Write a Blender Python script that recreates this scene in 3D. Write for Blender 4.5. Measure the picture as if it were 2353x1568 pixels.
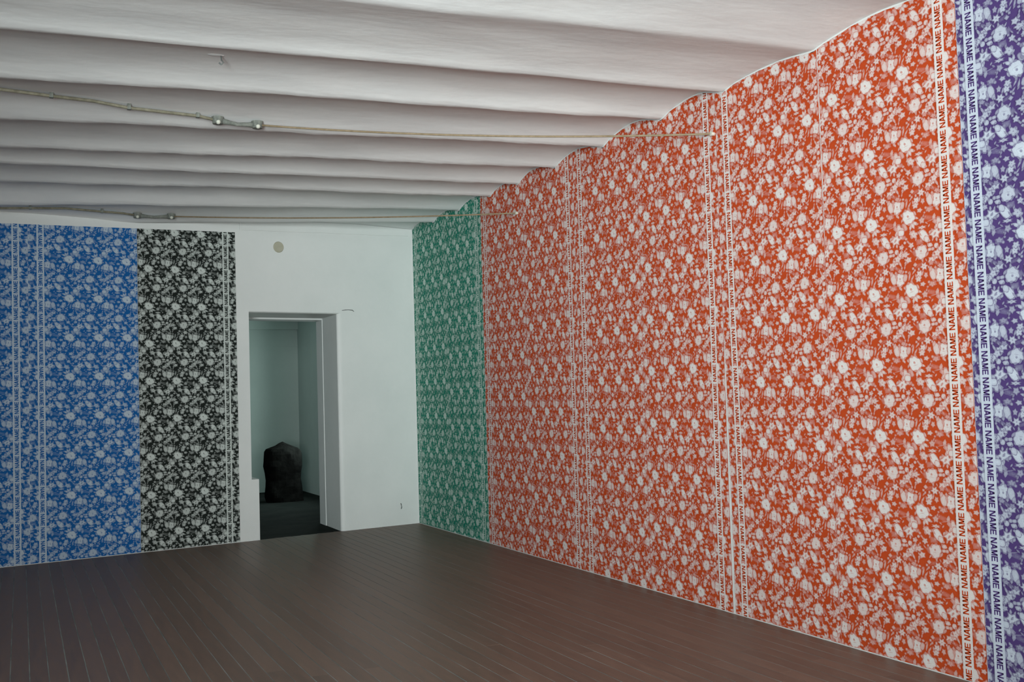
import bpy, bmesh, math, random
import numpy as np
from mathutils import Matrix, Vector, noise

S = bpy.context.scene
COL = S.collection
for o in list(bpy.data.objects):
    bpy.data.objects.remove(o)

# ------------------------------------------------------------------ camera
YAW, PITCH, ROLL, FPX = 0.419499, 0.047691, -0.029495, 2539.03
CAM_H = 1.5
cam_data = bpy.data.cameras.new('camera')
cam = bpy.data.objects.new('camera', cam_data)
COL.objects.link(cam)
fwd = Vector((math.sin(YAW) * math.cos(PITCH), math.cos(YAW) * math.cos(PITCH), math.sin(PITCH)))
rgt = Vector((math.cos(YAW), -math.sin(YAW), 0))
up = rgt.cross(fwd)
c_, s_ = math.cos(ROLL), math.sin(ROLL)
r2 = c_ * rgt + s_ * up
u2 = -s_ * rgt + c_ * up
m = Matrix((r2, u2, -fwd)).transposed().to_4x4()
m.translation = (0, 0, CAM_H)
cam.matrix_world = m
cam_data.sensor_fit = 'HORIZONTAL'
cam_data.sensor_width = 36
cam_data.lens = 36 * FPX / 2353
cam_data.clip_start = 0.05
S.camera = cam

# ------------------------------------------------------------------ light
S.view_settings.view_transform = 'Standard'
S.view_settings.look = 'None'
S.view_settings.gamma = 1
S.view_settings.use_curve_mapping = False
S.view_settings.exposure = 0.0

world = bpy.data.worlds.new('world')
S.world = world
world.use_nodes = True
bg = world.node_tree.nodes['Background']
bg.inputs[0].default_value = (0.72, 0.86, 0.95, 1)
bg.inputs[1].default_value = 1.0


def area_light(name, loc, rot, sx, sy, watts, col, spread=180):
    l = bpy.data.lights.new(name, 'AREA')
    l.shape = 'RECTANGLE'
    l.size, l.size_y = sx, sy
    l.energy = watts
    l.color = col
    l.spread = math.radians(spread)
    o = bpy.data.objects.new(name, l)
    COL.objects.link(o)
    o.location = loc
    o.rotation_euler = rot
    return o


# unseen back wall, askew with deep window reveals to aim the light; passes BO, faces BN
BANG = math.radians(28)
BN = Vector((math.sin(BANG), math.cos(BANG), 0))
BT = Vector((math.cos(BANG), -math.sin(BANG), 0))
BO = Vector((0, -1.25, 0))
BACK_T = 0.9
YB = -4.6                                  # rearmost extent of the room


def back(t, z, depth=0.0):
    p = BO + BT * t - BN * depth
    return Vector((p.x, p.y, z))


# daylight in the windows: two behind the camera, one in the side wall of the far room
WIN = [(-2.3, -0.6), (1.3, 3.4)]
WZ0, WZ1 = 0.7, 3.15
for (t0, t1), watts in zip(WIN, (205, 122)):
    area_light('daylight_window', back((t0 + t1) / 2, (WZ0 + WZ1) / 2, BACK_T - 0.02), (math.radians(90 + 7), 0, -BANG), t1 - t0, WZ1 - WZ0, watts, (0.91, 1.0, 0.985), 75)
area_light('daylight_window', (4.62, 16.05, 1.6), (0, math.radians(90), 0), 1.5, 1.4, 62, (0.80, 1.0, 0.95))

# ------------------------------------------------------------------ materials
MATS = {}


def new_mat(name):
    mt = bpy.data.materials.new(name)
    mt.use_nodes = True
    return mt, mt.node_tree.nodes, mt.node_tree.links, mt.node_tree.nodes['Principled BSDF']


def plaster(name, c1, c2, scale=2.0, bump=0.15, rough=0.85, stretch=(1, 1, 1), spec=0.2):
    mt, n, l, b = new_mat(name)
    tc = n.new('ShaderNodeTexCoord')
    mp = n.new('ShaderNodeMapping')
    mp.inputs['Scale'].default_value = stretch
    l.new(tc.outputs['Object'], mp.inputs['Vector'])
    t = n.new('ShaderNodeTexNoise')
    t.inputs['Scale'].default_value = scale
    t.inputs['Detail'].default_value = 6
    t.inputs['Roughness'].default_value = 0.6
    l.new(mp.outputs[0], t.inputs['Vector'])
    r = n.new('ShaderNodeValToRGB')
    r.color_ramp.elements[0].position = 0.3
    r.color_ramp.elements[1].position = 0.7
    r.color_ramp.elements[0].color = (*c1, 1)
    r.color_ramp.elements[1].color = (*c2, 1)
    l.new(t.outputs['Fac'], r.inputs[0])
    l.new(r.outputs[0], b.inputs['Base Color'])
    t2 = n.new('ShaderNodeTexNoise')
    t2.inputs['Scale'].default_value = 14
    t2.inputs['Detail'].default_value = 5
    l.new(mp.outputs[0], t2.inputs['Vector'])
    bp = n.new('ShaderNodeBump')
    bp.inputs['Strength'].default_value = bump
    bp.inputs['Distance'].default_value = 0.02
    l.new(t2.outputs['Fac'], bp.inputs['Height'])
    l.new(bp.outputs[0], b.inputs['Normal'])
    b.inputs['Roughness'].default_value = rough
    b.inputs['Specular IOR Level'].default_value = spec
    MATS[name] = mt
    return mt


plaster('white_wall', (0.70, 0.72, 0.71), (0.76, 0.77, 0.76), 1.6, 0.12)
plaster('ceiling_white', (0.80, 0.81, 0.81), (0.88, 0.88, 0.87), 3.0, 0.12, 0.9, (0.55, 1.2, 1))
plaster('left_wall', (0.05, 0.09, 0.14), (0.08, 0.12, 0.17), 1.5, 0.1)  # unseen left walls of both rooms, coloured dark to cut bounced light
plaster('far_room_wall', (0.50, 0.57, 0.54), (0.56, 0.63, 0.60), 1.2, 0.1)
plaster('shaded_floor', (0.014, 0.017, 0.016), (0.026, 0.029, 0.027), 3.0, 0.2, 0.9, spec=0.03)  # doorway and far-room floor: the dimness there is put into this near-black colour
plaster('black_stone', (0.006, 0.006, 0.006), (0.014, 0.014, 0.013), 9, 0.8, 1.0, spec=0.0)
plaster('old_conduit', (0.15, 0.14, 0.10), (0.30, 0.28, 0.21), 22, 0.2, 0.6)
plaster('box_metal', (0.10, 0.11, 0.10), (0.24, 0.25, 0.22), 30, 0.4, 0.6)
plaster('porcelain', (0.55, 0.55, 0.48), (0.62, 0.62, 0.54), 10, 0.05, 0.4)
plaster('wire_brown', (0.20, 0.15, 0.09), (0.30, 0.23, 0.15), 30, 0.05, 0.6)
plaster('plate_beige', (0.42, 0.40, 0.31), (0.47, 0.45, 0.36), 20, 0.05, 0.6)
plaster('dark_mark', (0.12, 0.13, 0.13), (0.2, 0.21, 0.2), 40, 0.2, 0.7)
plaster('window_paint', (0.62, 0.62, 0.60), (0.68, 0.68, 0.66), 5, 0.05, 0.5)


def board_material():
    mt, n, l, b = new_mat('floor_board')
    tc = n.new('ShaderNodeTexCoord')
    oi = n.new('ShaderNodeObjectInfo')
    mp = n.new('ShaderNodeMapping')
    mp.inputs['Scale'].default_value = (9, 0.9, 1)
    l.new(tc.outputs['Object'], mp.inputs['Vector'])
    t = n.new('ShaderNodeTexNoise')
    t.inputs['Scale'].default_value = 3
    t.inputs['Detail'].default_value = 7
    l.new(mp.outputs[0], t.inputs['Vector'])
    ad = n.new('ShaderNodeMath')
    ad.operation = 'MULTIPLY_ADD'
    ad.inputs[1].default_value = 0.22
    l.new(oi.outputs['Random'], ad.inputs[0])
    l.new(t.outputs['Fac'], ad.inputs[2])
    r = n.new('ShaderNodeValToRGB')
    r.color_ramp.elements[0].position = 0.35
    r.color_ramp.elements[1].position = 0.85
    r.color_ramp.elements[0].color = (0.118, 0.074, 0.056, 1)
    r.color_ramp.elements[1].color = (0.190, 0.122, 0.092, 1)
    l.new(ad.outputs[0], r.inputs[0])
    l.new(r.outputs[0], b.inputs['Base Color'])
    rr = n.new('ShaderNodeMapRange')
    rr.inputs['To Min'].default_value = 0.36
    rr.inputs['To Max'].default_value = 0.52
    l.new(t.outputs['Fac'], rr.inputs['Value'])
    l.new(rr.outputs[0], b.inputs['Roughness'])
    b.inputs['Specular IOR Level'].default_value = 0.22
    bp = n.new('ShaderNodeBump')
    bp.inputs['Strength'].default_value = 0.12
    bp.inputs['Distance'].default_value = 0.004
    l.new(t.outputs['Fac'], bp.inputs['Height'])
    l.new(bp.outputs[0], b.inputs['Normal'])
    MATS['board'] = mt


board_material()
plaster('joint_dust', (0.10, 0.12, 0.115), (0.30, 0.33, 0.32), 2.2, 0.2, 0.9)


def paper_material(name, ground, white=(0.74, 0.745, 0.73)):
    """flat print: the mesh attribute 'tone' says how much bare paper shows through the ink"""
    mt, n, l, b = new_mat(name)
    at = n.new('ShaderNodeAttribute')
    at.attribute_name = 'tone'
    tc = n.new('ShaderNodeTexCoord')
    t = n.new('ShaderNodeTexNoise')
    t.inputs['Scale'].default_value = 160
    t.inputs['Detail'].default_value = 2
    l.new(tc.outputs['Object'], t.inputs['Vector'])
    sub = n.new('ShaderNodeMath')
    sub.operation = 'MULTIPLY_ADD'                       # (noise-.5)*.22 + tone
    sub.inputs[1].default_value = 0.22
    of = n.new('ShaderNodeMath')
    of.operation = 'SUBTRACT'
    of.inputs[1].default_value = 0.11
    l.new(t.outputs['Fac'], sub.inputs[0])
    l.new(at.outputs['Fac'], of.inputs[0])
    l.new(of.outputs[0], sub.inputs[2])
    cl = n.new('ShaderNodeClamp')
    l.new(sub.outputs[0], cl.inputs[0])
    mx = n.new('ShaderNodeMix')
    mx.data_type = 'RGBA'
    mx.inputs['A'].default_value = (*ground, 1)
    mx.inputs['B'].default_value = (*white, 1)
    pw = n.new('ShaderNodeMath')                          # ink spreads: half tones print darker
    pw.operation = 'POWER'
    pw.inputs[1].default_value = 1.5
    l.new(cl.outputs[0], pw.inputs[0])
    l.new(pw.outputs[0], mx.inputs['Factor'])
    l.new(mx.outputs['Result'], b.inputs['Base Color'])
    b.inputs['Roughness'].default_value = 0.75
    b.inputs['Specular IOR Level'].default_value = 0.15
    MATS[name] = mt


paper_material('paper_orange', (0.50, 0.060, 0.012))
paper_material('paper_purple', (0.080, 0.045, 0.17), (0.62, 0.68, 0.76))
paper_material('paper_green', (0.010, 0.215, 0.145), (0.60, 0.70, 0.64))
paper_material('paper_blue', (0.006, 0.108, 0.35), (0.56, 0.64, 0.70))
paper_material('paper_black', (0.012, 0.016, 0.014), (0.66, 0.71, 0.68))


# ------------------------------------------------------------------ helpers
def link(name, me, mat=None, parent=None):
    o = bpy.data.objects.new(name, me)
    COL.objects.link(o)
    if mat:
        me.materials.append(MATS[mat])
    if parent:
        o.parent = parent
    return o


def from_bm(name, bm, mat=None, parent=None, smooth=False):
    bmesh.ops.recalc_face_normals(bm, faces=bm.faces)
    me = bpy.data.meshes.new(name)
    bm.to_mesh(me)
    bm.free()
    if smooth:
        me.polygons.foreach_set('use_smooth', [True] * len(me.polygons))
    return link(name, me, mat, parent)


def add_box(bm, x0, x1, y0, y1, z0, z1):
    v = [bm.verts.new((x, y, z)) for z in (z0, z1) for y in (y0, y1) for x in (x0, x1)]
    for f in ((0, 2, 3, 1), (4, 5, 7, 6), (0, 1, 5, 4), (2, 6, 7, 3), (0, 4, 6, 2), (1, 3, 7, 5)):
        bm.faces.new([v[i] for i in f])


def struct(o):
    o['kind'] = 'structure'
    return o


def tag(o, label, cat, group=None):
    o['label'] = label
    o['category'] = cat
    if group:
        o['group'] = group
    return o


def empty(name, loc=(0, 0, 0)):
    o = bpy.data.objects.new(name, None)
    o.empty_display_size = 0.2
    o.location = loc
    COL.objects.link(o)
    return o


def tube_mesh(pts, rad, seg=8):
    """tube along a polyline; rad is a number or one radius per point"""
    bm = bmesh.new()
    P = [Vector(p) for p in pts]
    if not hasattr(rad, '__len__'):
        rad = [rad] * len(P)
    rings = []
    for i, p in enumerate(P):
        t = (P[min(i + 1, len(P) - 1)] - P[max(i - 1, 0)]).normalized()
        a = t.cross(Vector((0, 0, 1)))
        a = a.normalized() if a.length > 1e-4 else Vector((1, 0, 0))
        b = a.cross(t)
        rings.append([bm.verts.new(p + rad[i] * (math.cos(k * 2 * math.pi / seg) * a + math.sin(k * 2 * math.pi / seg) * b)) for k in range(seg)])
    for q, w in zip(rings, rings[1:]):
        for k in range(seg):
            bm.faces.new((q[k], q[(k + 1) % seg], w[(k + 1) % seg], w[k]))
    bm.faces.new(rings[0][::-1])
    bm.faces.new(rings[-1])
    return bm


# ------------------------------------------------------------------ the room in plan
XR, YC = 4.3117, 12.5234                       # corner of right and far wall
PHI = -0.201344
DV = Vector((-math.cos(PHI), math.sin(PHI), 0))   # along the far wall, away from the corner
XL = -2.6                                      # left wall
ZTOP = 3.9


def far(u, z, depth=0.0):
    p = Vector((XR, YC, 0)) + DV * u
    return Vector((p.x, p.y + depth, z))


def far_y(x):
    return YC + (XR - x) / math.cos(PHI) * math.sin(PHI)


# ------------------------------------------------------------------ ceiling of shallow plastered vaults
RIDGES = [(5.295, -.033), (6.229, -.0332), (7.186, -.0726), (8.200, -.1018), (9.099, -.1058), (9.732, -.0668),
          (10.483, -.0847), (11.205, -.0553), (11.896, -.0302), (12.72, -.03), (13.5, -.03)]
RIDGES = [(5.295 - .87 * k, -.033) for k in range(12, 0, -1)] + RIDGES
HR = 3.475


def sstep(a, b, x):
    t = min(1, max(0, (x - a) / (b - a)))
    return t * t * (3 - 2 * t)


def ceil_z(x, y):
    z = HR
    wob = 0.035 * noise.noise(Vector((x * 0.55, y * 0.8, 3.1)))
    for (a0, b0), (a1, b1) in zip(RIDGES, RIDGES[1:]):
        y0, y1 = a0 + b0 * x + wob, a1 + b1 * x + wob
        if y0 <= y < y1:
            t = (y - y0) / (y1 - y0)
            z = HR + (0.027 + 0.014 * sstep(4.6, 5.6, y) + 0.034 * sstep(5.8, 6.4, y)) * (1 - abs(2 * t - 1) ** 2.1)
            break
    z += 0.010 * noise.noise(Vector((x * 0.7, y * 1.6, 0.0))) + 0.006 * noise.noise(Vector((x * 1.7, y * 4.0, 7.0)))
    z -= (XR - x) * 0.034 * sstep(10.6, 11.7, y)
    z += 0.036 * (1 - sstep(4.4, 5.4, y))
    return z


def build_ceiling():
    xs = np.arange(XL - 0.1, XR + 0.13, 0.115).tolist()
    ys = np.arange(YB - 0.2, 13.0, 0.042).tolist()
    nx, ny = len(xs), len(ys)
    v = [(x, y, ceil_z(x, y)) for y in ys for x in xs]
    f = [(j * nx + i, (j + 1) * nx + i, (j + 1) * nx + i + 1, j * nx + i + 1) for j in range(ny - 1) for i in range(nx - 1)]
    base = len(v)
    v += [(xs[0], ys[0], ZTOP), (xs[-1], ys[0], ZTOP), (xs[-1], ys[-1], ZTOP), (xs[0], ys[-1], ZTOP)]
    f.append((base, base + 1, base + 2, base + 3))
    me = bpy.data.meshes.new('ceiling')
    me.from_pydata(v, [], f)
    me.polygons.foreach_set('use_smooth', [True] * (len(f) - 1) + [False])
    me.update()
    return struct(link('ceiling', me, 'ceiling_white'))


ceiling = build_ceiling()


# ------------------------------------------------------------------ walls
def grid_wall(name, us, zs, holes, fn, depth, mat):
    """wall with openings: cells of a u/z grid, front at depth 0, back at `depth`; holes = set of empty cells"""
    bm = bmesh.new()
    V = {}

    def vert(i, k, b):
        if (i, k, b) not in V:
            V[(i, k, b)] = bm.verts.new(fn(us[i], zs[k], depth if b else 0))
        return V[(i, k, b)]
    nu, nz = len(us) - 1, len(zs) - 1
    solid = lambda i, k: 0 <= i < nu and 0 <= k < nz and (i, k) not in holes
    for i in range(nu):
        for k in range(nz):
            if not solid(i, k):
                continue
            for b in (0, 1):
                bm.faces.new([vert(*q, b) for q in ((i, k), (i + 1, k), (i + 1, k + 1), (i, k + 1))])
            for di, dk, e in ((-1, 0, ((i, k), (i, k + 1))), (1, 0, ((i + 1, k), (i + 1, k + 1))), (0, -1, ((i, k), (i + 1, k))), (0, 1, ((i, k + 1), (i + 1, k + 1)))):
                if not solid(i + di, k + dk):
                    bm.faces.new([vert(*e[0], 0), vert(*e[1], 0), vert(*e[1], 1), vert(*e[0], 1)])
    o = from_bm(name, bm, mat)
    return struct(o)


WALL_T = 0.95
wall_far = grid_wall('wall_far', [-0.32, 1.02, 1.995, 2.078, 7.2], [-0.05, 0.656, 2.468, ZTOP],
                     {(1, 0), (1, 1), (2, 1)}, far, WALL_T, 'white_wall')
ew = wall_far.data.attributes.new('bevel_weight_edge', 'FLOAT', 'EDGE')
for e in wall_far.data.edges:
    a, b = (wall_far.data.vertices[i].co for i in e.vertices)
    ua, ub = ((q - Vector((XR, YC, 0))).xy.dot(DV.xy) for q in (a, b))
    front_e = abs(a.y - far_y(a.x)) < 1e-3 and abs(b.y - far_y(b.x)) < 1e-3
    if front_e and abs(ua - 1.02) < 1e-3 and abs(ub - 1.02) < 1e-3 and max(a.z, b.z) < 2.5:
        ew.data[e.index].value = 1.0
    elif front_e and abs(a.z - 2.468) < 1e-3 and abs(b.z - 2.468) < 1e-3 and 1 < (ua + ub) / 2 < 2.1:
        ew.data[e.index].value = 0.3
md = wall_far.modifiers.new('soft_edges', 'BEVEL')
md.width = 0.06
md.segments = 5
md.limit_method = 'WEIGHT'

bm = bmesh.new()
add_box(bm, XR, XR + 0.3, YB - 0.4, 12.62, -0.05, ZTOP)
wall_right = struct(from_bm('wall_right', bm, 'white_wall'))
bm = bmesh.new()
add_box(bm, XL - 0.3, XL, YB - 0.4, 12.2, -0.05, ZTOP)
wall_left = struct(from_bm('wall_left', bm, 'left_wall'))
wall_back = grid_wall('wall_back', [-3.4, WIN[0][0], WIN[0][1], WIN[1][0], WIN[1][1], 5.4], [-0.05, WZ0, WZ1, ZTOP], {(1, 1), (3, 1)},
                      back, BACK_T, 'white_wall')

# window frames of the wall behind the camera
for k, (t0, t1) in enumerate(WIN):
    w = struct(empty('window_%d' % (k + 1)))
    hw, hh = (t1 - t0) / 2, WZ1 - WZ0
    w.matrix_world = Matrix.Translation(back((t0 + t1) / 2, WZ0, BACK_T - 0.12)) @ Matrix.Rotation(-BANG, 4, 'Z')
    for n_, (a, b, c, d) in (('frame_side', (-hw, -hw + .06, 0, hh)), ('frame_side', (hw - .06, hw, 0, hh)), ('frame_sill', (-hw + .06, hw - .06, 0, .06)),
                             ('frame_head', (-hw + .06, hw - .06, hh - .06, hh)), ('mullion', (-.025, .025, .06, hh - .06)), ('glazing_bar', (-hw + .06, -.025, 1.5, 1.54)), ('glazing_bar', (.025, hw - .06, 1.5, 1.54))):
        bm = bmesh.new()
        add_box(bm, a, b, -0.03, 0.03, c, d)
        from_bm(n_, bm, 'window_paint', w)

# inner lining of the doorway (the rebate towards the far room)
bm = bmesh.new()
a = far(1.02, 0)
b = far(1.995, 0)
y0, y1 = a.y + 0.67, a.y + WALL_T
add_box(bm, a.x - 0.007, a.x + 0.03, y0, y1, 0, 2.468)
lin = from_bm('door_lining', bm, 'white_wall', wall_far)
bm = bmesh.new()
vs = [bm.verts.new(far(u, z, dp)) for dp in (0.67, WALL_T) for u, z in ((1.03, 2.448), (2.07, 2.448), (2.07, 2.48), (1.03, 2.48))]
for f in ((0, 1, 2, 3), (7, 6, 5, 4), (0, 4, 5, 1), (1, 5, 6, 2), (2, 6, 7, 3), (3, 7, 4, 0)):
    bm.faces.new([vs[i] for i in f])
from_bm('door_head_lining', bm, 'white_wall', wall_far)

# shallow plaster band along the top of the white wall
bm = bmesh.new()
N = 26
front, back = [], []
for i in range(N + 1):
    u = 0.06 + (2.17 - 0.06) * i / N
    zb = 3.418 - 0.026 * (u - 0.1) + 0.004 * noise.noise(Vector((u * 3, 0, 0)))
    zt = min(ceil_z(far(u, 0).x, far(u, 0).y) + 0.0, 3.56)
    nrm = Vector((-math.sin(PHI), -math.cos(PHI), 0))
    front.append((bm.verts.new(far(u, zb) + nrm * 0.010), bm.verts.new(far(u, zt) + nrm * 0.012)))
    back.append((bm.verts.new(far(u, zb) - nrm * 0.004), bm.verts.new(far(u, zt) - nrm * 0.004)))
for i in range(N):
    bm.faces.new((front[i][0], front[i + 1][0], front[i + 1][1], front[i][1]))
    bm.faces.new((front[i][0], back[i][0], back[i + 1][0], front[i + 1][0]))
for i in (0, N):
    bm.faces.new((front[i][0], front[i][1], back[i][1], back[i][0]))
struct(from_bm('trim_1', bm, 'white_wall', None))

# small scar in the plaster beside the doorway head
bm = tube_mesh([far(.955, 2.512), far(.91, 2.518), far(.87, 2.52), far(.82, 2.516), far(.80, 2.50)], [0.003, .005, .004, .006, .003], 6)
from_bm('plaster_scar', bm, 'dark_mark', wall_far)

# ------------------------------------------------------------------ floor: narrow boards running away from the camera
bm = bmesh.new()
add_box(bm, XL - 0.1, XR + 0.1, YB - 0.3, 13.6, -0.06, -0.0012)
floor = struct(from_bm('floor', bm, 'joint_dust'))
random.seed(4)
NB = 69
PITCH_B = 0.0995
for i in range(NB):
    x1 = XR - i * PITCH_B
    x0 = x1 - PITCH_B + 0.0050
    yend = far_y(x1) + 0.02
    cuts = [YB] + sorted([YB + 4.6 + random.uniform(-1.2, 1.2), YB + 9.6 + random.uniform(-1.3, 1.3)]) + [yend]
    for ya, yb in zip(cuts, cuts[1:]):
        bm = bmesh.new()
        L = yb - ya - 0.0015
        wdt = (x1 - x0) / 2
        add_box(bm, -wdt + random.uniform(0, .001), wdt - random.uniform(0, .001), 0, L, -0.02, 0)
        o = from_bm('board', bm, 'board', floor)
        o.location = ((x0 + x1) / 2, ya, random.uniform(-0.0006, 0.0003))
        o.rotation_euler = (0, random.uniform(-.004, .004), random.uniform(-.0002, .0002))

# ------------------------------------------------------------------ the room beyond the doorway
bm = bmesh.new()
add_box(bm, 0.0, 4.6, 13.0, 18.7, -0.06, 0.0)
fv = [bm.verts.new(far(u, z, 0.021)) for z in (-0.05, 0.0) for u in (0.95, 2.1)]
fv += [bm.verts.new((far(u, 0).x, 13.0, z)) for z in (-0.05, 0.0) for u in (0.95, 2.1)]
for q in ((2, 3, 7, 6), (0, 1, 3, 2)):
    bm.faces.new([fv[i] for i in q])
floor_b = struct(from_bm('floor_beyond', bm, 'shaded_floor'))
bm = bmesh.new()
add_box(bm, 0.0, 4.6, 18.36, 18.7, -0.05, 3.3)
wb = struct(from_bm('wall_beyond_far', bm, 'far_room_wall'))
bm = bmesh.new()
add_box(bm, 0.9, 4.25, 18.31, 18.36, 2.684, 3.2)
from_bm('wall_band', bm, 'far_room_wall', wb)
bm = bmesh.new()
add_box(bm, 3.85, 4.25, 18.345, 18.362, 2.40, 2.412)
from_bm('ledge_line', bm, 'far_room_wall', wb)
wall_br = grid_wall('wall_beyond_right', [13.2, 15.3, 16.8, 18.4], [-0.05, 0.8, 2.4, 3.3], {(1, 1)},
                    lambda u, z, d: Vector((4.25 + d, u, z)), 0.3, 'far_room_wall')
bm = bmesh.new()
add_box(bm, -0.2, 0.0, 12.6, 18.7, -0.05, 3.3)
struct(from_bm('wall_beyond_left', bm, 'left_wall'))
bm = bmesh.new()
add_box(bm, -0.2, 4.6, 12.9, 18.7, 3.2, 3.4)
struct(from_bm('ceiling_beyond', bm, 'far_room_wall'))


# ------------------------------------------------------------------ wallpaper print
TW, TH, RW_ = 0.28, 0.388, 1.05             # repeat across, repeat down, roll width
KX, KY = 0.28 / 510, 0.388 / 1030
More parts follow.
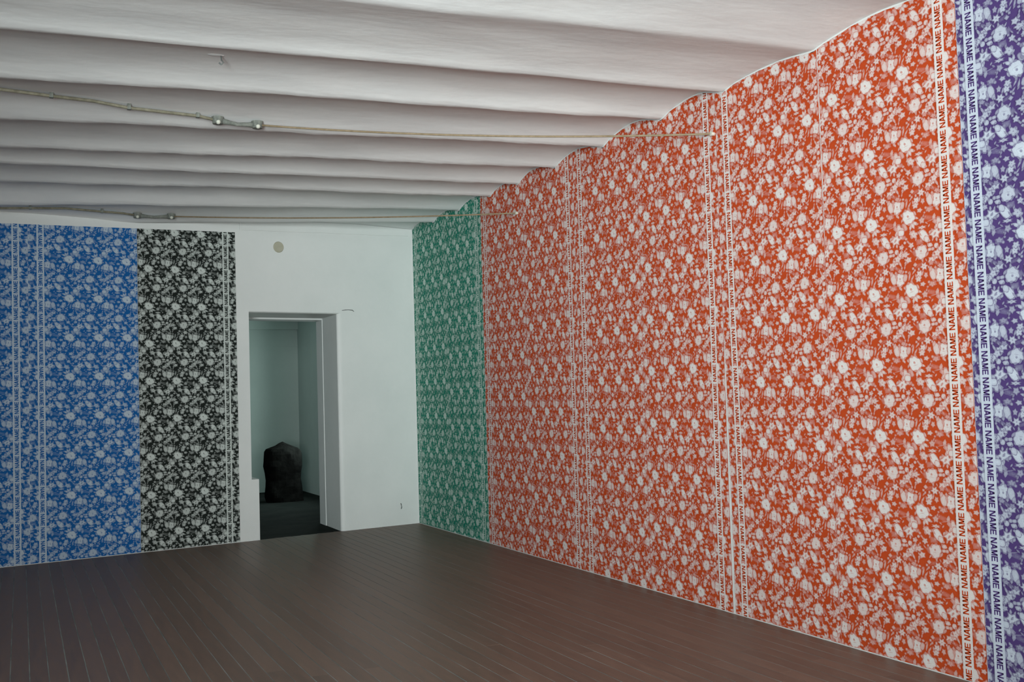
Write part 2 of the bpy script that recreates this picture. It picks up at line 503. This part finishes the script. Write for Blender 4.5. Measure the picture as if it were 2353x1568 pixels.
# motifs of one repeat: kind, x, y (about the big rose, x right, y down), rx, ry, turn in degrees, tone
MOT = [
    ('pale', 250, 60, 60, 34, 20, .30), ('pale', 130, 370, 46, 42, 0, .40), ('pale', 60, 510, 26, 44, 0, .38),
    ('pale', -60, 130, 34, 56, -20, .42), ('pale', 330, 300, 44, 30, 30, .34), ('pale', -180, 700, 60, 26, 40, .28), ('pale', 120, 690, 60, 22, -30, .26),
    ('pale', 270, -60, 48, 36, 0, .50), ('pale', -75, 275, 30, 26, 0, .52), ('stem', 300, 98, 84, 6, -12, .42), ('stem', -210, 690, 70, 6, 35, .36),
    ('leaf', -20, -200, 14, 60, 12, .62), ('leaf', 12, -160, 13, 52, 28, .62), ('leaf', 40, -255, 12, 40, 35, .6), ('leaf', 5, -120, 16, 34, 0, .5),
    ('leaf', 50, 130, 24, 46, -18, .86), ('leaf', 82, 105, 26, 40, -45, .86), ('leaf', 20, 150, 18, 40, 8, .80), ('leaf', 96, 30, 20, 34, -60, .78),
    ('leaf', 84, -40, 16, 34, -20, .7), ('leaf', -86, 30, 14, 30, 20, .6), ('leaf', -90, -40, 14, 26, -20, .6),
    ('leaf', -150, -60, 16, 28, 20, .7), ('leaf', -138, -34, 16, 24, -20, .7), ('leaf', -105, -272, 20, 22, 30, .66), ('leaf', -62, -268, 22, 16, 30, .66),
    ('rose', -142, -168, 62, 90, 0, .95), ('oval', -76, -185, 26, 52, 12, .66),
    ('rose', 0, 0, 77, 104, -14, 1.0),
    ('blossom', 112, -212, 38, 46, 0, .84), ('blossom', 95, -145, 36, 42, 20, .80), ('leaf', 150, -220, 14, 36, 20, .6), ('leaf', 66, -190, 12, 34, -10, .6),
    ('blossom', 192, -185, 24, 38, 0, .62), ('oval', 278, -188, 36, 80, -8, .80), ('leaf', 252, -258, 24, 40, 15, .68), ('leaf', 318, -210, 18, 52, -8, .62),
    ('blossom', 148, -66, 32, 30, 0, .72), ('blossom', 268, -50, 38, 34, 10, .56), ('dot', 226, -84, 16, 20, 0, .6), ('dot', 336, -96, 13, 15, 0, .72), ('dot', 208, -20, 14, 16, 0, .5),
    ('blossom', 170, 80, 34, 44, 0, .62), ('dot', 214, 40, 12, 14, 0, .46),
    ('leaf', -186, 68, 24, 50, 10, .66), ('oval', -56, 128, 28, 54, -22, .58), ('blossom', -128, 160, 60, 82, -25, .80), ('oval', -104, 202, 40, 44, 0, .90), ('leaf', -170, 130, 20, 46, -20, .62),
    ('blossom', 60, 258, 48, 58, -24, .78), ('leaf', 22, 224, 16, 30, 40, .7), ('leaf', 30, 282, 14, 22, -30, .6), ('dot', -40, 300, 18, 20, 0, .6), ('dot', -90, 262, 16, 20, 0, .5), ('dot', -22, 338, 12, 18, 0, .55),
    ('star', 170, 178, 50, 24, 0, .74), ('leaf', 258, 172, 12, 22, 30, .55),
    ('oval', 190, 296, 46, 88, -24, .92), ('leaf', 136, 258, 14, 40, -30, .6), ('oval', 224, 352, 30, 46, -20, .84), ('dot', 150, 360, 20, 26, 0, .5),
    ('star', 332, 292, 64, 70, 15, .90), ('leaf', 404, 270, 22, 24, -40, .78), ('leaf', 336, 216, 14, 30, 0, .7), ('leaf', 268, 262, 18, 26, 30, .66), ('leaf', 346, 378, 16, 30, 0, .66), ('leaf', 300, 372, 12, 24, 20, .6),
    ('blossom', -104, 406, 30, 34, 0, .72), ('blossom', 24, 402, 32, 40, 10, .76), ('leaf', -6, 360, 12, 36, -20, .55), ('dot', 60, 456, 15, 18, 0, .6), ('dot', -40, 440, 13, 16, 0, .5),
    ('rose', 148, 518, 70, 96, 6, .90), ('leaf', 262, 442, 36, 34, -60, .82), ('leaf', 256, 502, 30, 24, -50, .78), ('oval', 340, 462, 26, 34, 0, .78), ('leaf', 222, 560, 18, 34, 30, .6), ('leaf', 160, 636, 14, 28, 0, .6), ('leaf', 84, 600, 12, 30, 30, .6),
    ('blossom', 396, 520, 40, 52, 0, .80), ('leaf', 446, 470, 12, 26, 30, .6), ('blossom', 312, 614, 42, 46, 10, .82), ('leaf', 360, 600, 14, 30, -20, .6), ('leaf', 262, 640, 16, 30, 30, .62), ('dot', 452, 640, 16, 24, 0, .66), ('dot', 448, 586, 11, 14, 0, .6),
    ('blossom', -60, 520, 52, 38, -10, .74), ('blossom', -18, 600, 38, 42, 10, .78), ('blossom', -160, 566, 38, 50, 0, .80), ('blossom', -236, 648, 40, 44, 10, .80), ('leaf', -130, 640, 16, 44, -20, .66), ('leaf', -96, 470, 12, 34, -20, .6), ('dot', -214, 500, 22, 26, 0, .66), ('dot', -110, 700, 14, 18, 0, .56), ('dot', -190, 610, 12, 18, 0, .6),
    ('star', 178, 722, 42, 50, 0, .82), ('dot', 66, 682, 24, 28, 0, .66), ('dot', 36, 730, 16, 20, 0, .6), ('blossom', 268, 690, 30, 30, 0, .50), ('blossom', 378, 742, 32, 28, 0, .56), ('dot', 110, 750, 14, 24, 0, .62), ('dot', 236, 740, 13, 18, 0, .62), ('dot', 318, 760, 15, 24, 0, .6),
    ('leaf', 196, 24, 12, 26, 20, .5), ('leaf', 232, 130, 12, 24, -40, .5), ('leaf', 20, 200, 10, 24, 15, .5), ('dot', -210, 250, 16, 18, 0, .6), ('leaf', -180, 300, 12, 26, 30, .56),
    ('leaf', 440, 120, 12, 26, -20, .5), ('dot', 120, 120, 12, 14, 0, .55), ('leaf', 90, 330, 12, 24, 20, .55), ('leaf', 300, 560, 11, 22, 20, .55), ('leaf', 20, 480, 11, 28, -30, .5), ('dot', 100, 470, 12, 14, 0, .5),
    ('leaf', -60, 660, 12, 28, 25, .55), ('leaf', 330, 690, 12, 24, -25, .5), ('dot', -150, 480, 12, 16, 0, .55), ('leaf', 440, 700, 12, 26, 10, .52), ('leaf', -20, 780, 12, 24, 30, .5), ('leaf', 210, 640, 10, 24, -20, .5),
    ('dot', 420, 380, 14, 16, 0, .56), ('dot', -250, 380, 14, 18, 0, .62), ('dot', 456, 350, 18, 22, 0, .70), ('dot', 240, 420, 12, 14, 0, .5), ('dot', -30, -96, 12, 16, 0, .6), ('dot', 60, -60 - 210, 13, 18, 0, .6),
]


def tile_template():
    """verts (n,2) in metres, tone (n), layer (n), triangles (m,3) of one repeat"""
    V, T, Lr, F = [], [], [], []
    rnd = random.Random(11)

    def poly(outline, centre, ctone, rtone, layer):
        b = len(V)
        V.append(centre)
        T.append(ctone)
        Lr.append(layer)
        for q in outline:
            V.append(q)
            T.append(rtone)
            Lr.append(layer)
        n = len(outline)
        for i in range(n):
            F.append((b, b + 1 + i, b + 1 + (i + 1) % n))

    for k, (kind, x, y, rx, ry, turn, tone) in enumerate(MOT):
        if kind != 'rose':
            rx, ry = rx * 1.06, ry * 1.06
        a = math.radians(turn)
        ca, sa = math.cos(a), math.sin(a)
        ph = rnd.uniform(0, 6.28)

        def P(dx, dy):
            px, py = dx * rx, dy * ry
            qx, qy = px * ca - py * sa, px * sa + py * ca
            return ((x + qx) * KX, -(y + qy) * KY)

        def ring(n, fn, cx=0, cy=0):
            return [P(cx + fn(t) * math.cos(t), cy + fn(t) * math.sin(t)) for t in [i * 2 * math.pi / n for i in range(n)]]
        z = 3 * k
        if kind == 'rose':
            poly(ring(26, lambda t: 1.12 + .10 * math.cos(9 * t + ph) + .07 * math.cos(3 * t + 2 * ph)), P(0, 0), .6, .42, z)
            poly(ring(26, lambda t: .94 + .08 * math.cos(7 * t + ph) + .07 * math.cos(3 * t + 2 * ph) + .03 * math.cos(2 * t)), P(0, 0), tone, tone * .86, z + 1)
            poly(ring(12, lambda t: .52, .04, .05), P(.04, .05), tone * .84, tone * .90, z + 1.4)
            poly(ring(12, lambda t: .40, -.02, -.02), P(0, 0), tone * .80, tone * .99, z + 1.7)
            poly([P(-.42, .16), P(-.2, .28), P(.12, .30), P(.38, .16), P(.14, .20), P(-.14, .18)], P(0, .22), tone * .62, tone * .74, z + 2)
            poly(ring(7, lambda t: .20, -.06, -.16), P(-.06, -.16), .38, .66, z + 2.2)
        elif kind == 'blossom':
            poly(ring(15, lambda t: 1.02 + .28 * math.cos(5 * t + ph)), P(0, 0), .6, tone * .45, z)
            poly(ring(15, lambda t: .78 + .22 * math.cos(5 * t + ph)), P(0, 0), tone, tone * .88, z + 1)
            poly(ring(5, lambda t: .20), P(0, 0), tone * .55, tone * .8, z + 2)
        elif kind == 'star':
            poly(ring(18, lambda t: .98 + .34 * math.cos(6 * t + ph)), P(0, 0), .6, tone * .45, z)
            poly(ring(18, lambda t: .74 + .24 * math.cos(6 * t + ph)), P(0, 0), tone, tone * .9, z + 1)
            poly(ring(6, lambda t: .24), P(0, 0), tone * .5, tone * .8, z + 2)
        elif kind == 'oval':
            poly(ring(14, lambda t: 1.10 + .08 * math.cos(5 * t + ph)), P(0, 0), .6, tone * .45, z)
            poly(ring(12, lambda t: .92 + .05 * math.cos(4 * t + ph)), P(0, 0), tone, tone * .9, z + 1)
        elif kind == 'leaf':
            poly([P(0, -1.1), P(.75, -.45), P(.85, .2), P(.2, 1.1), P(-.5, .6), P(-.9, -.1), P(-.5, -.7)], P(0, 0), tone, tone * .68, z)
        elif kind == 'dot':
            poly(ring(8, lambda t: 1 + .18 * math.cos(4 * t + ph)), P(0, 0), tone * 1.1, tone * .62, z)
        elif kind == 'pale':
            poly(ring(11, lambda t: 1.05 + .25 * math.cos(4 * t + ph)), P(0, 0), tone, tone * .55, z)
        elif kind == 'stem':
            poly([P(-1, .6), P(-.3, -1), P(.5, -1.2), P(1, .4), P(.4, 1), P(-.4, 1.2)], P(0, 0), tone, tone * .8, z)
    return np.array(V), np.array(T), np.array(Lr, float), np.array(F)


LETTERS = {
    'N': [[(0, 0), (.25, 0), (.25, 1), (0, 1)], [(.75, 0), (1, 0), (1, 1), (.75, 1)], [(0, 1), (.30, 1), (1, 0), (.70, 0)]],
    'A': [[(-.04, 0), (.24, 0), (.66, 1), (.34, 1)], [(.76, 0), (1.04, 0), (.66, 1), (.34, 1)], [(.26, .2), (.74, .2), (.68, .42), (.32, .42)]],
    'M': [[(0, 0), (.22, 0), (.22, 1), (0, 1)], [(.78, 0), (1, 0), (1, 1), (.78, 1)], [(0, 1), (.30, 1), (.64, .05), (.36, .05)], [(.70, 1), (1, 1), (.64, .05), (.36, .05)]],
    'E': [[(0, 0), (.27, 0), (.27, 1), (0, 1)], [(.2, 0), (.95, 0), (.95, .2), (.2, .2)], [(.2, .40), (.86, .40), (.86, .60), (.2, .60)], [(.2, .80), (.95, .80), (.95, 1), (.2, 1)]],
}
TV, TT, TL, TF = tile_template()
LAYER = 0.000012


def strip_mesh(zref, flipped, top, zbot=0.006, gap_l=None, gap_r=None, zmax=3.62, umin=0.0):
    """one hung roll; u to the right, v up. zref = height of a big rose; top(u) = upper edge; flipped = hung upside down"""
    V, T, Lr, F = [], [], [], []
    n = 0

    def push(v, t, l, f):
        nonlocal n
        V.append(v)
        T.append(t)
        Lr.append(l)
        F.append(f + n)
        n += len(v)

    # ground colour: columns so that the upper edge can follow the vaults, rows so that the side edges can waver
    cols, rows = 42, 40
    uu = np.linspace(0, RW_, cols + 1)
    vv = np.linspace(zbot, zmax, rows + 1)
    g = np.array([(a, b) for b in vv for a in uu])
    f = []
    for j in range(rows):
        for i in range(cols):
            q = j * (cols + 1) + i
            f += [(q, q + 1, q + cols + 2), (q, q + cols + 2, q + cols + 1)]
    push(g, np.zeros(len(g)), np.full(len(g), -40.0), np.array(f))
    # flowers
    for i in range(-2, 6):
        for j in range(-11, 12):
            u0 = 0.11 + i * TW
            v0 = zref + j * TH
            P = TV + (u0, v0)
            if flipped:
                P = np.array((RW_, 2 * zref)) - P
            if P[:, 0].max() < 0 or P[:, 0].min() > RW_ or P[:, 1].max() < zbot or P[:, 1].min() > zmax:
                continue
            push(P, TT, TL + 0.13 * ((i + j) % 2), TF)
    # NAME border
    top_l = 3 * len(MOT) + 10
    quads, tones, lay = [], [], []
    nrow = 80
    for a, b, tn in ((0.903, 0.972, .90),):
        for r in range(nrow):
            v0, v1 = zref - 4 + 8 * r / nrow, zref - 4 + 8 * (r + 1) / nrow
            quads.append([(a, v0), (b, v0), (b, v1), (a, v1)])
            tones.append(tn)
            lay.append(top_l)
    pitch = TH / 3
    H, wd = 0.0385, 0.0275
    base_u = 0.9568
    for k in range(-30, 31):
        v0 = zref + 0.03 + k * pitch
        for q, ch in enumerate('NAME'):
            for st in LETTERS[ch]:
                quads.append([(base_u - y * H, v0 + q * 0.0300 + x * wd) for x, y in st])
                tones.append(0.0)
                lay.append(top_l + 6 + q)
    Q = np.array(quads)
    if flipped:
        Q = np.array((RW_, 2 * zref)) - Q
    keep = (Q[:, :, 1].max(1) > zbot) & (Q[:, :, 1].min(1) < zmax)
    Q = Q[keep]
    tones = np.repeat(np.array(tones)[keep], 4)
    lay = np.repeat(np.array(lay, float)[keep], 4)
    m = len(Q)
    idx = np.arange(m)[:, None] * 4
    push(Q.reshape(-1, 2), tones, lay, np.concatenate([idx + (0, 1, 2), idx + (0, 2, 3)]))

    V = np.concatenate(V)
    T = np.concatenate(T)
    Lr = np.concatenate(Lr)
    F = np.concatenate(F)
    # trim to the roll
    V[:, 0] = np.clip(V[:, 0], umin, RW_)
    tops = np.array([top(a) for a in np.linspace(0, RW_, 211)])
    V[:, 1] = np.clip(V[:, 1], zbot, np.interp(V[:, 0], np.linspace(0, RW_, 211), tops))
    for gp, side in ((gap_l, 0), (gap_r, 1)):
        if gp:
            z0, z1, amp = gp
            t = np.clip((V[:, 1] - z0) / (z1 - z0), 0, 1)
            w = amp * np.sin(math.pi * t) ** 0.6
            V[:, 0] += w * (1 - V[:, 0] / RW_) if side == 0 else -w * V[:, 0] / RW_
    e1 = V[F[:, 1]] - V[F[:, 0]]
    e2 = V[F[:, 2]] - V[F[:, 0]]
    ar = e1[:, 0] * e2[:, 1] - e1[:, 1] * e2[:, 0]
    F = F[np.abs(ar) > 1e-9]
    ar = ar[np.abs(ar) > 1e-9]
    F[ar < 0] = F[ar < 0][:, ::-1]
    used = np.unique(F)
    mapv = np.full(len(V), -1)
    mapv[used] = np.arange(len(used))
    F = mapv[F]
    V, T, Lr = V[used], T[used], Lr[used]
    me = bpy.data.meshes.new('wallpaper_strip')
    me.vertices.add(len(V))
    me.vertices.foreach_set('co', np.column_stack([V, 0.0015 + Lr * LAYER]).ravel())
    me.loops.add(len(F) * 3)
    me.loops.foreach_set('vertex_index', F.ravel().astype(np.int32))
    me.polygons.add(len(F))
    me.polygons.foreach_set('loop_start', (np.arange(len(F)) * 3).astype(np.int32))
    at = me.attributes.new('tone', 'FLOAT', 'POINT')
    at.data.foreach_set('value', np.clip(T, 0, 1).astype(np.float32))
    me.update()
    me.validate()
    return me


def hang_right(yleft, yright, zref, flipped, mat, label, **kw):
    ws = (yleft - yright) / RW_
    me = strip_mesh(zref, flipped, lambda u: ceil_z(XR, yleft - u * ws) - 0.010 - 0.006 * noise.noise(Vector((yleft - u * ws, 5, 0)) * 9), **kw)
    me.transform(Matrix.Diagonal((ws, 1, 1, 1)))
    o = link('wallpaper_strip', me, mat)
    o.matrix_world = Matrix(((0, 0, -1, XR), (-1, 0, 0, yleft), (0, 1, 0, 0), (0, 0, 0, 1)))
    return tag(o, label, 'wallpaper', 'floral wallpaper rolls')


def hang_far(uleft, zref, flipped, mat, label, **kw):
    me = strip_mesh(zref, flipped, lambda u: 3.388 - 0.0235 * (uleft - u), **kw)
    o = link('wallpaper_strip', me, mat)
    p = far(uleft, 0)
    o.matrix_world = Matrix(((-DV.x, 0, -math.sin(PHI), p.x), (-DV.y, 0, -math.cos(PHI), p.y), (0, 1, 0, 0), (0, 0, 0, 1)))
    return tag(o, label, 'wallpaper', 'floral wallpaper rolls')


hang_right(12.507, 11.434999999999999, 2.05, True, 'paper_green', 'green floral wallpaper roll hung against the corner of the room')
hang_right(11.434, 10.363, 1.93, False, 'paper_green', 'green floral wallpaper roll between the other green roll and the orange ones')
hang_right(10.362, 9.325999999999999, 1.86, True, 'paper_orange', 'orange floral wallpaper roll directly beside the green paper')
hang_right(9.325, 8.286, 1.72, False, 'paper_orange', 'second orange floral wallpaper roll counted from the green paper')
hang_right(8.285, 7.231000000000001, 3.136, True, 'paper_orange', 'third orange floral wallpaper roll counted from the green paper')
hang_right(7.23, 6.178, 3.192, False, 'paper_orange', 'third orange floral wallpaper roll counted from the purple paper', gap_r=(-1.2, 2.0, .012))
hang_right(6.177, 5.131, 1.139, True, 'paper_orange', 'second orange floral wallpaper roll from the purple paper, white slits along its edges', gap_l=(-1.4, 1.9, .016))
hang_right(5.13, 4.0760000000000005, 1.984, False, 'paper_orange', 'orange floral wallpaper roll directly beside the purple paper', gap_l=(2.25, 3.7, .009))
hang_right(4.105, 3.055, 1.80, True, 'paper_purple', 'purple and pale blue floral wallpaper roll with lettered border', umin=0.032)
hang_far(3.270, 2.126, False, 'paper_black', 'black and white floral wallpaper roll on the wall beside the doorway')
hang_far(4.322, 2.572, True, 'paper_blue', 'blue floral wallpaper roll directly beside the black paper')
hang_far(5.374, 2.45, False, 'paper_blue', 'blue floral wallpaper roll on the far side of the other blue roll')


# ------------------------------------------------------------------ old electric lines on the ceiling
def electric_line(name, label, left_pts, box_a, box_b, anchor, sag):
    root = tag(empty(name, (0, 0, 0)), label, 'conduit')
    pts = []
    for i, (x, y) in enumerate(left_pts):
        pts.append((x, y, ceil_z(x, y) - 0.022 + 0.004 * math.sin(i * 2.1)))
    A = Vector((box_a[0], box_a[1], ceil_z(*box_a) - 0.03))
    B = Vector((box_b[0], box_b[1], ceil_z(*box_b) - 0.03))
    pts.append(tuple(A))
    from_bm('conduit_pipe', tube_mesh(pts, 0.011, 8), 'old_conduit', root, True)
    # clips that hold the pipe
    for i in range(1, len(pts) - 1, 2):
        bm = bmesh.new()
        add_box(bm, -.012, .012, -.016, .016, -.0125, .03)
        o = from_bm('pipe_clip', bm, 'box_metal', root)
        o.location = pts[i]
    for p in (A, B):
        bm = bmesh.new()
        bmesh.ops.create_cone(bm, cap_ends=True, segments=16, radius1=.036, radius2=.042, depth=.05)
        o = from_bm('junction_box', bm, 'box_metal', root, False)
        o.location = p
        bm = bmesh.new()
        bmesh.ops.create_uvsphere(bm, u_segments=12, v_segments=8, radius=.017)
        k = from_bm('porcelain_knob', bm, 'porcelain', o, True)
        k.location = (0.0, -.026, -.016)
    mid = (A + B) / 2 + Vector((0, 0, -.012))
    from_bm('sleeve', tube_mesh([A + Vector((.02, 0, 0)), A.lerp(mid, .6), mid, B.lerp(mid, .5), B], [.024, .016, .014, .017, .026], 8), 'box_metal', root, True)
    C = Vector(anchor)
    w = [B.lerp(C, t) + Vector((0, 0, -sag * 4 * t * (1 - t))) for t in [i / 24 for i in range(25)]]
    from_bm('wire', tube_mesh(w, 0.0075, 6), 'wire_brown', root, True)
    bm = bmesh.new()
    bmesh.ops.create_cone(bm, cap_ends=True, segments=10, radius1=.016, radius2=.012, depth=.03, matrix=Matrix.Rotation(math.radians(90), 4, 'Y'))
    o = from_bm('wall_anchor', bm, 'porcelain', root)
    o.location = C
    return root


electric_line('ceiling_conduit', 'old conduit with two junction boxes crossing the vaults, wire reaching the orange paper',
              [(-1.6, 7.30), (-.9, 7.45), (-.1, 7.60), (.2, 7.72), (.45, 7.77), (.69, 7.82), (.95, 7.85), (1.15, 7.87)], (1.29, 7.89), (1.57, 7.90), (XR - .012, 6.207, 3.221), 0.045)
electric_line('ceiling_conduit', 'old conduit with two junction boxes close to the far wall, wire reaching the green paper',
              [(-1.6, 10.9), (-.9, 11.1), (-.16, 11.30), (.1, 11.36), (.41, 11.42), (.75, 11.52), (.95, 11.58)], (1.09, 11.62), (1.42, 11.63), (XR - .012, 9.444, 3.205), 0.03)

# ------------------------------------------------------------------ small things on wall and ceiling
bm = bmesh.new()
bmesh.ops.create_cone(bm, cap_ends=True, segments=28, radius1=.062, radius2=.055, depth=.012)
o = from_bm('cover_plate', bm, 'plate_beige')
p = far(1.717, 3.202)
nrm = Vector((-math.sin(PHI), -math.cos(PHI), 0))
o.matrix_world = Matrix.Translation(p + nrm * 0.006) @ nrm.to_track_quat('Z', 'Y').to_matrix().to_4x4()
tag(o, 'round beige cover plate high on the white wall above the doorway', 'cover plate')

root = tag(empty('wall_hook', far(0.245, 0.223) + nrm * 0.002), 'small dark wall hook low on the white wall near the corner', 'hook')
from_bm('shank', tube_mesh([(0, .0, .03), (nrm.x * .012, nrm.y * .012, .012), (nrm.x * .018, nrm.y * .018, -.012), (nrm.x * .008, nrm.y * .008, -.034)], [.005, .006, .006, .004], 6), 'dark_mark', root, True)

hx, hy = 1.07, 6.56
root = tag(empty('ceiling_hook', (hx, hy, ceil_z(hx, hy))), 'small screw hook in a patch of plaster on the vaulted ceiling', 'hook')
bm = bmesh.new()
bmesh.ops.create_uvsphere(bm, u_segments=16, v_segments=8, radius=1, matrix=Matrix.Diagonal((.05, .03, .004, 1)))
from_bm('plaster_patch', bm, 'ceiling_white', root, True)
from_bm('hook_wire', tube_mesh([(.03, 0, .0), (.03, 0, -.03), (.042, 0, -.042), (.03, 0, -.055), (.016, 0, -.045)], .005, 6), 'dark_mark', root, True)

# ------------------------------------------------------------------ black sculpture in the far room
PROF = [(0.0, -.262, .285), (.06, -.270, .288), (.13, -.275, .275), (.22, -.268, .262), (.33, -.270, .242), (.43, -.276, .256), (.52, -.288, .268), (.62, -.290, .274),
        (.70, -.292, .266), (.745, -.280, .248), (.78, -.25, .215), (.81, -.19, .165), (.835, -.12, .10), (.862, -.06, .035), (.886, -.012, -.004)]
bm = bmesh.new()
rings = []
SEG = 40
for z, l, r in PROF:
    cx, hw = (l + r) / 2, (r - l) / 2
    ring = []
    for k in range(SEG):
        t = 2 * math.pi * k / SEG
        ct, st = math.cos(t), math.sin(t)
        x = cx + hw * math.copysign(abs(ct) ** .75, ct)
        y = 0.8 * hw * math.copysign(abs(st) ** .75, st)
        nz = noise.fractal(Vector((x * 5, y * 5, z * 5)), 1.0, 2.0, 3)
        k_ = 1 + .05 * nz * (1 if z > 0 else 0)
        ring.append(bm.verts.new((x * k_, y * (1 + .12 * nz), z + (.018 * nz if 0 < z < .88 else 0))))
    rings.append(ring)
for a, b in zip(rings, rings[1:]):
    for k in range(SEG):
        bm.faces.new((a[k], a[(k + 1) % SEG], b[(k + 1) % SEG], b[k]))
bm.faces.new(rings[0][::-1])
bm.faces.new(rings[-1])
o = from_bm('sculpture', bm, 'black_stone')
o.location = (3.585, 16.55, 0.0)
tag(o, 'black lumpy upright sculpture standing on the floor beyond the doorway', 'sculpture')
